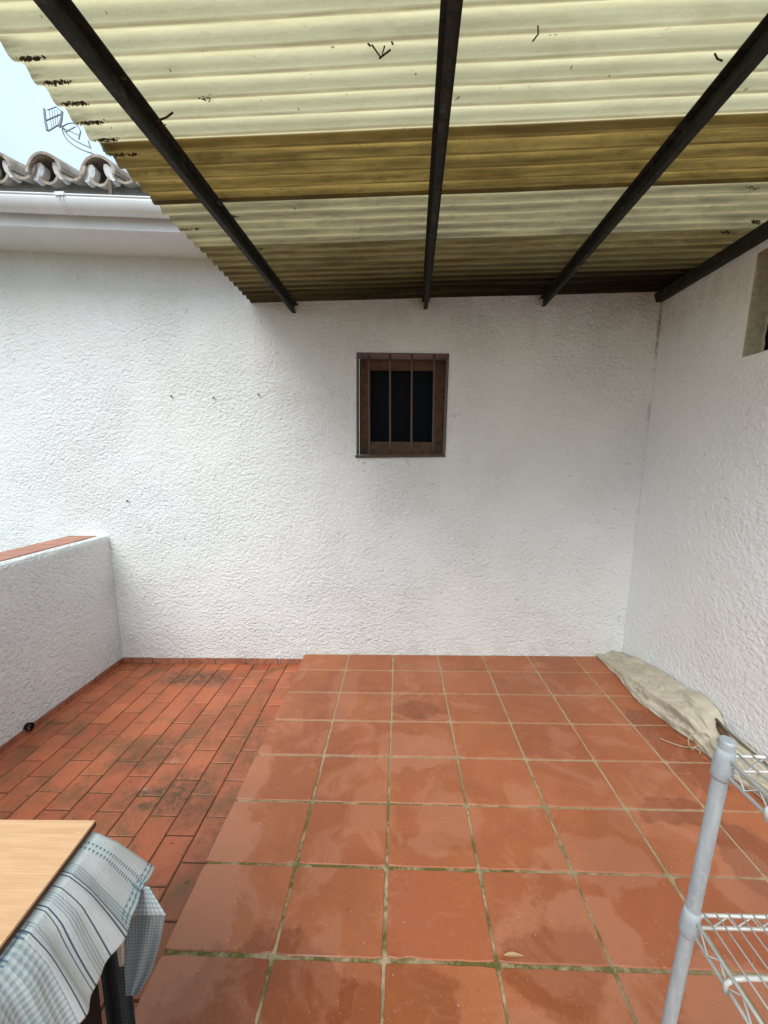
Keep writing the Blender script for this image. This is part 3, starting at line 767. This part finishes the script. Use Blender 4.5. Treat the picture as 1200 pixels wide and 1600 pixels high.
# striped cloth
def mat_cloth(name, k=1.0):  # k below one paints shade into the whole weave
    n = N(name)
    uv = n.sep(n.n('ShaderNodeTexCoord').outputs['UV']); u, v = uv[0], uv[1]    # metres: u along the table edge, v down the drop
    def band(c, a, b, s=.0008): return n.math('MULTIPLY', n.rng(c, a-s, a+s), n.rng(c, b+s, b-s))
    def per(c, p, duty): 
        f = n.math('FRACT', n.math('DIVIDE', c, p)); return n.math('LESS_THAN', f, duty)
    def add(a, b): return n.math('MAXIMUM', a, b)
    base = n.mix(n.noise(n.oc, 60, 3, .6), (.72*k,.76*k,.74*k), (.64*k,.69*k,.68*k))
    rib = n.math('MULTIPLY', per(u, .0052, .4), .22)
    c = n.mix(rib, base, (.50*k,.58*k,.60*k))
    # teal dotted borders
    dots = n.math('MULTIPLY', add(band(u,.020,.025), add(band(u,.030,.035), n.math('MULTIPLY', add(band(v,.178,.184), band(v,.190,.196)), n.math('LESS_THAN', u, .5)))), add(per(v,.008,.5), n.math('MULTIPLY', per(u,.008,.5), n.math('GREATER_THAN', v, .17))))
    dots = n.math('MULTIPLY', dots, n.math('LESS_THAN', u, .075))
    c = n.mix(n.math('MULTIPLY', dots, .85), c, (.10*k,.27*k,.34*k))
    # grey stripe groups
    grp = n.math('MULTIPLY', add(band(u,.062,.078), add(band(u,.112,.128), band(u,.158,.168))), per(u,.0042,.5))
    c = n.mix(n.math('MULTIPLY', grp, .55), c, (.22*k,.34*k,.38*k))
    # dark lines
    dl = add(add(band(u,.079,.0808,.0003), band(u,.0845,.0865,.0003)), add(add(band(u,.104,.1058,.0003), band(u,.135,.137,.0003)), add(band(u,.141,.1425,.0003), band(u,.172,.174,.0003))))
    c = n.mix(dl, c, (.07*k,.12*k,.18*k))
    # small check beyond
    zone = n.math('GREATER_THAN', u, .182)
    chk = n.math('MULTIPLY', add(n.math('MULTIPLY', per(u,.0105,.5), .5), 0), 1.0); chk2 = n.math('MULTIPLY', per(v,.0105,.5), .5)
    ck = n.math('MULTIPLY', n.math('ADD', chk, chk2), zone)
    c = n.mix(n.math('MULTIPLY', ck, .70), c, (.20*k,.30*k,.32*k))
    # blue plaid bands on the strip under the board
    pl_ = n.math('MULTIPLY', n.math('LESS_THAN', v, .033), n.math('GREATER_THAN', u, .16))
    pp = n.math('MULTIPLY', pl_, add(per(u,.036,.10), add(per(n.math('ADD',u,.006),.036,.08), per(v,.011,.2))))
    c = n.mix(n.math('MULTIPLY', pp, .7), c, (.06*k,.14*k,.26*k))
    w1 = n.n('ShaderNodeTexWave'); w1.inputs['Scale'].default_value = 300; n.put(w1.inputs['Vector'], n.n('ShaderNodeTexCoord').outputs['UV'])
    q = n.bsdf(c, .9, .15, n.bump(n.noise(n.oc, 260, 3, .6), .0012))
    return n.done(q)
M_cloth = mat_cloth('checked_cotton_cloth')
def grid_cloth(name, f, nu, nv, U, V, mat, parent=None, thick=.0014, uof=0.0, vof=0.0):
    mb = MB(); uv = []
    for j in range(nv+1):
        for i in range(nu+1):
            u, v = U*i/nu, V*j/nv; mb.v.append(tuple(f(u, v))); uv.append((u+uof, v+vof))
    for j in range(nv):
        for i in range(nu): k = j*(nu+1)+i; mb.f.append((k,k+1,k+nu+2,k+nu+1))
    me = bpy.data.meshes.new(name); me.from_pydata(mb.v, [], mb.f); me.update()
    ul = me.uv_layers.new(name='UVMap')
    for l in me.loops: ul.data[l.index].uv = uv[l.vertex_index]
    for p in me.polygons: p.use_smooth = True
    me.materials.append(mat)
    o_ = bpy.data.objects.new(name, me); C.objects.link(o_)
    sm = o_.modifiers.new('thickness', 'SOLIDIFY'); sm.thickness = thick; sm.offset = 0
    if parent is not None: o_.parent = parent; o_.matrix_parent_inverse = parent.matrix_world.inverted()
    return o_
def flap(u, v):
    # u from the far corner towards the viewer, v over the edge then down
    y = .700-u
    ex = bx_(y)-.012
    fold = .034
    if v < fold:
        x = ex-.010+v*1.0; z = TZ-.0165-.0015-.006*(v/fold)**2
    else:
        w_ = v-fold
        a = min(1, w_/.02); out = .012*math.sin(min(w_/.05,1)*math.pi/2)+.056*w_/.17
        wr = (.006*math.sin(u*70+w_*14)*min(1,w_/.05)+.003*math.sin(u*150+1)*min(1,w_/.06))*min(1,u/.05)
        x = ex-.010+fold+.000+out+wr; z = TZ-.024-w_*(.97-.0*a)
        y += .055*(w_/.17)*max(0, 1-u/.14) 
        z += .022*(w_/.17)*max(0, 1-u/.10)
    return (x, y, z)
clo = grid_cloth('tablecloth', flap, 170, 60, .85, .205, M_cloth)
tag(clo, 'pale blue checked and striped tablecloth hanging down below the wooden board', 'tablecloth')
# back flap, hanging lower behind the corner
FL = [(196,1392,234,1386),(190,1425,258,1428),(191,1455,253,1458),(193,1490,247,1485),(195,1525,236,1520),(197,1556,216,1554)]
def flap2(u, v):
    t = min(v/.34, 1)*5; i_ = min(4, int(t)); f_ = t-i_; a_, b_ = FL[i_], FL[i_+1]
    q_ = [a_[k]+(b_[k]-a_[k])*f_ for k in range(4)]; s_ = u/.13
    dep = .742+.008*math.sin(s_*6+t*.5)+.003*math.sin(s_*15+t)-.03*s_*s_
    return px3(q_[0]+(q_[2]-q_[0])*s_, q_[1]+(q_[3]-q_[1])*s_, dep)
fl2 = grid_cloth('cloth_corner', flap2, 40, 60, .13, .34, mat_cloth('checked_cotton_cloth_corner', .8), clo, uof=.19, vof=.05)  # same cloth darkened, shade of the hanging corner painted in
def flap3(u, v):      # folded over lip of the same corner
    a, b = u/.085, v/.065
    L0, L1 = (222,1384), (200,1430); R0, R1 = (232,1386), (259,1430)
    X = (L0[0]+(L1[0]-L0[0])*b)*(1-a)+(R0[0]+(R1[0]-R0[0])*b)*a; Y_ = (L0[1]+(L1[1]-L0[1])*b)*(1-a)+(R0[1]+(R1[1]-R0[1])*b)*a
    return px3(X, Y_, .722-.012*b-.03*a*a+.003*math.sin(a*7))
fl3 = grid_cloth('cloth_fold', flap3, 24, 16, .085, .065, M_cloth, clo, uof=.19, vof=.06)
def flap4(u, v):      # inner layer behind, its shade painted into a darkened cloth colour
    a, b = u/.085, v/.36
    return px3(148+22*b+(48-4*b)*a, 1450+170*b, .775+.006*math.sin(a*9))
fl4 = grid_cloth('cloth_inner_layer', flap4, 20, 24, .085, .36, mat_cloth('checked_cotton_cloth_inner', .13), clo, uof=.19, vof=.05)  # same cloth nearly black, shade under the table painted in
# hem line
# peg
M_peg = mat_plain('pale_peg_wood', (.58,.50,.38), .7, .3, var=.12, scale=60)
pg = empty('clothes_peg', (-.640,.69,.44), 'pale wooden clothes peg hanging between the tablecloth flaps', 'peg')
for dx in (-.0045, .0045):
    b = MB(); A_ = px3(184+dx*900, 1430, .655); B_ = px3(190+dx*200, 1508, .655)
    d_ = Vector((0,.004,0)); w0 = .0040; w1 = .0026
    b.hexa([A_+Vector((-w0,-.004,0)),A_+Vector((w0,-.004,0)),A_+Vector((w0,.004,0)),A_+Vector((-w0,.004,0))],
           [B_+Vector((-w1,-.003,0)),B_+Vector((w1,-.003,0)),B_+Vector((w1,.003,0)),B_+Vector((-w1,.003,0))])
    b.build('peg_half', M_peg, pg, bevel=.0008)
bxo = empty('shade_fill_box', (-1.0,.3,ZB), 'made-up black box filling in the dark shade under the table', 'box')  # added black block, stands in for the unlit void below the tabletop
M_blk = mat_plain('black_shade_fill', (.008,.008,.009), .6, .3, var=.1)
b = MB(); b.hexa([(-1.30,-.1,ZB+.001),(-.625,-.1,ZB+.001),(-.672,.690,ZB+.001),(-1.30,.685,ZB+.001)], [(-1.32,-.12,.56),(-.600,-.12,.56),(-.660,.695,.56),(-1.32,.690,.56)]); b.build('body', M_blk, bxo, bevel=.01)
b = MB(); b.hexa([(-1.33,-.13,.561),(-.595,-.13,.561),(-.655,.700,.561),(-1.33,.695,.561)], [(-1.33,-.13,.59),(-.600,-.13,.59),(-.660,.696,.59),(-1.33,.692,.59)]); b.build('filler_top', M_blk, bxo, bevel=.006)

# ------------------------------------------------------------------ wire shelf rack
def mat_galv():
    n = N('galvanised_grey_paint')
    f = n.noise(n.vmul(n.oc, (6,6,1)), 12, 5, .6); g_ = n.noise(n.oc, 120, 3, .6)
    c = n.mix(n.rng(f, .35, .7), (.42,.45,.46), (.29,.32,.335)); c = n.mix(n.math('MULTIPLY', n.rng(g_, .55, .75), .5), c, (.55,.56,.55))
    return n.done(n.bsdf(c, .42, .5, n.bump(g_, .0006), .12))
M_galv = mat_galv()
M_wire = mat_plain('white_coated_wire', (.66,.66,.62), .35, .5, .15, var=.15, scale=40, col2=(.50,.49,.44))
M_coll = mat_plain('grey_plastic_collar', (.40,.435,.45), .5, .4, var=.12, scale=50)
rack = empty('shelf_rack', (.412,.564,0), 'grey metal post rack with white wire shelves in the lower right corner', 'shelf rack')
PD = Vector((.042,-.040,.998)).normalized(); P0 = Vector((.412,.564,0))
def onpost(z): return P0+PD*(z/PD.z)
E1 = Vector((.998,.03,-.03)).normalized()        # along the shelf width
E2 = Vector((.02,-.998,-.02)).normalized()       # towards the viewer
SWd, SDp = .62, .36
def zrel(p, dz): return p+PD*dz
for (a_, b_) in ((0,0),(1,0),(0,1),(1,1)):
    off = E1*(SWd*a_)+E2*(SDp*b_)
    base = P0+off; base = Vector((base.x, base.y, .004)); 
    top = base+PD*(1.100)
    b = MB(); b.tube([base, base+PD*.5, top-PD*.004, top], [  .0096,.0096,.0096,.0090], 20)
    po = b.build('post', M_galv, rack, smooth=False)
    for p in po.data.polygons:
        if len(p.vertices) == 4: p.use_smooth = True
for zs in (.22, .50, .782, 1.062):
    o0 = onpost(zs)
    sh_ = MB(); 
    c00 = o0; 
    # double rails with zig-zag wire between, on the four sides
    def rail(A, Bp):
        sh_.tube([zrel(A,.014), zrel(Bp,.014)], .0027, 7); sh_.tube([zrel(A,-.010), zrel(Bp,-.010)], .0027, 7)
        L_ = (Bp-A).length; n_ = int(L_/.018); d = (Bp-A)/n_
        pts = [zrel(A+d*i, .012 if i % 2 else -.008) for i in range(n_+1)]
        sh_.tube(pts, .0015, 5)
    c10 = c00+E1*SWd; c01 = c00+E2*SDp; c11 = c10+E2*SDp
    rail(c00, c10); rail(c00, c01); rail(c10, c11); rail(c01, c11)
    nW = 33
    for i in range(1, nW):
        q = c00+E1*(SWd*i/nW); sh_.tube([zrel(q-E2*.002,.0165), zrel(q+E2*(SDp+.002),.0165)], .0014, 6)
    shelf = sh_.build('wire_shelf', M_wire, rack, smooth=True)
    for yy in (.072, .18, .288):
        q = c00+E2*yy; q2 = c10+E2*yy
        sr = MB(); sr.tube([zrel(q-E1*.004,-.014), zrel(q-E1*.005,.002), zrel(q+E1*.004,.010), zrel(q+E1*.02,.0125), zrel(q2-E1*.02,.0125), zrel(q2+E1*.004,.008), zrel(q2+E1*.004,-.014)], .0032, 8)
        sr.build('support_rod', M_wire, shelf, smooth=True)
    for (a_, b_) in ((0,0),(1,0),(0,1),(1,1)):
        q = c00+E1*(SWd*a_)+E2*(SDp*b_)
        cl = MB(); cl.tube([q-PD*.020, q-PD*.017, q+PD*.012, q+PD*.017, q+PD*.026], [.0115,.0132,.0123,.0112,.0105], 20)
        co = cl.build('collar', M_coll, shelf, smooth=True)

# ------------------------------------------------------------------ canvas cover lying along the right wall
def mat_canvas():
    n = N('beige_canvas')
    f = n.noise(n.oc, 14, 5, .6); wv = n.noise(n.oc, 220, 3, .6)
    c = n.mix(n.rng(f, .35, .7), (.55,.50,.395), (.42,.385,.30)); st = n.rng(n.noise(n.oc, 5, 4, .6), .55, .75)
    c = n.mix(n.math('MULTIPLY', st, .4), c, (.36,.35,.25))
    return n.done(n.bsdf(c, .9, .15, n.bump(wv, .0012)))
M_canvas = mat_canvas()
def lerp_tab(tab_, s):
    for (a, va), (b, vb) in zip(tab_, tab_[1:]):
        if a >= s >= b or a <= s <= b:
            t = (s-a)/(b-a); t = t*t*(3-2*t); return va+(vb-va)*t
    return tab_[0][1] if abs(s-tab_[0][0]) < abs(s-tab_[-1][0]) else tab_[-1][1]
XF = [(2.835,1.47),(2.6,1.475),(2.29,1.452),(2.06,1.498),(1.90,1.528),(1.82,1.525),(1.55,1.57),(1.2,1.60)]
ZT = [(2.835,.035),(2.6,.095),(2.4,.135),(2.2,.155),(2.05,.190),(1.97,.175),(1.88,.10),(1.78,.12),(1.60,.115),(1.35,.06),(1.2,.02)]
cov = empty('canvas_cover', (1.58,2.3,0), 'crumpled beige canvas cover tied with cord along the foot of the right wall', 'canvas cover')
ns, ntt = 220, 56; mb = MB()
def fold(s, t):
    f = 0
    f += .010*math.sin(t*9+s*5.0+1.5*mnoise.noise(Vector((s*3,t*2,0))))*math.sin(math.pi*t)
    f += .016*mnoise.noise(Vector((s*6.5,t*4.0,5)))+.014*(.5-abs(mnoise.noise(Vector((s*9+t*5,t*7-s*2,8))))*2)*.75+.006*(.5-abs(mnoise.noise(Vector((s*22-t*7,t*12,3))))*2)
    f += .007*math.sin(t*17+s*1.6+mnoise.noise(Vector((s*2.2,t,7)))*4)*min(1,t*5)
    # creases radiating from the tie at s=1.88
    d = abs(s-1.88); f += .020*math.exp(-d*3.6)*math.sin(t*24+mnoise.noise(Vector((s*5,t*3,2)))*3)*min(1,d*16)
    return f
for i in range(ns+1):
    s = 2.835-(2.835-1.2)*i/ns; xf = lerp_tab(XF, s); zt = lerp_tab(ZT, s)
    pinch = math.exp(-((s-1.885)/.035)**2)
    for j in range(ntt+1):
        t = j/ntt
        if t < .8:
            q = t/.8
            # from the floor edge up over the bulge to the wall
            zz = zt*(1-(1-q)**1.5) + .012*math.sin(math.pi*min(1,q*5))*(q < .2)
            xx = xf+(wx(zz)-.004-xf)*(q**1.35) - .020*math.sin(math.pi*q)*(1-pinch)
            k_ = fold(s, t)*math.sin(math.pi*min(1,q*1.2+.08))**.5 if q < .75 else fold(s,t)*(1-q)/.25*.95
            k_ *= (1-pinch*.6)
            yy = s+k_*.2; xx += -k_*.75; zz = max(.003, zz+k_*.65)
            xx = min(xx, wx(zz)-.003)
        else:
            q = (t-.8)/.2; xx = wx(zt)-.004+(xf+.01-(wx(zt)-.004))*q; zz = zt*(1-q)+.002; yy = s
            xx = min(xx, wx(zz)-.003)
        mb.v.append((xx, yy, zz))
m_ = ntt+1
for i in range(ns):
    for j in range(ntt): k = i*m_+j; mb.f.append((k,k+1,k+m_+1,k+m_))
mb.f.append(tuple(range(m_))); mb.f.append(tuple(ns*m_+j for j in range(m_)))
mb.build('canvas', M_canvas, cov, smooth=True)
# rolled hem along the floor edge
b = MB(); b.tube([(lerp_tab(XF,s)+.004+.004*math.sin(s*40), s, .010+.004*math.sin(s*23)) for s in [2.80-.02*i for i in range(44)]], .0085, 8); b.build('hem', M_canvas, cov, smooth=True)
M_cord = mat_plain('beige_cord', (.50,.42,.30), .9, .1, var=.2, scale=90)
b = MB(); b.tube([(1.52+.0*a, 1.885+.006*math.sin(a*6), .012+.0*a) if False else (1.520+.055*math.cos(a), 1.885+.004*math.sin(a*3), .045+.052*math.sin(a)) for a in [R(10+i*20) for i in range(17)]], .0035, 6)
b.tube([(1.372,1.957,.004),(1.41,1.925,.004),(1.45,1.90,.004),(1.485,1.888,.006),(1.515,1.885,.02)], .0028, 6)
b.tube([(1.475,1.90,.006),(1.495,1.878,.014),(1.515,1.868,.008),(1.50,1.85,.004)], .003, 6)
b.build('cord', M_cord, cov, smooth=True)
# brown pole end and dark edge peeping out of the cover
b = MB(); b.tube([(1.640,1.955,.118),(1.630,1.90,.108),(1.610,1.80,.085)], .017, 12); b.build('pole_end', mat_plain('brown_pole', (.14,.07,.035), .6, .4, var=.3, scale=30), cov, smooth=True)
b = MB(); b.tube([(1.628,1.93,.140),(1.622,1.86,.132),(1.627,1.78,.126),(1.632,1.70,.122),(1.635,1.60,.112),(1.636,1.48,.09)], .006, 8); b.build('piping', mat_plain('dark_piping', (.16,.14,.11), .8, .2), cov, smooth=True)

# dead leaf on the tiles
b = MB(); c0 = Vector((.335,1.005,.006))
L8 = [(-.030,0,.0),(-.018,.005,.003),(0,.0075,.004),(.018,.004,.002),(.034,0,.0005),(.018,-.004,.003),(0,-.0065,.006),(-.018,-.004,.003)]
k = b.add([c0+Vector(p) for p in L8]+[c0+Vector((0,0,.001))], [(i,(i+1)%8,8) for i in range(8)])
lf = b.build('dead_leaf', mat_plain('dry_leaf', (.50,.33,.16), .8, .2, var=.1)); tag(lf, 'small dry brown leaf lying alone on a front floor tile', 'leaf')
md = lf.modifiers.new('thickness', 'SOLIDIFY'); md.thickness = .0006
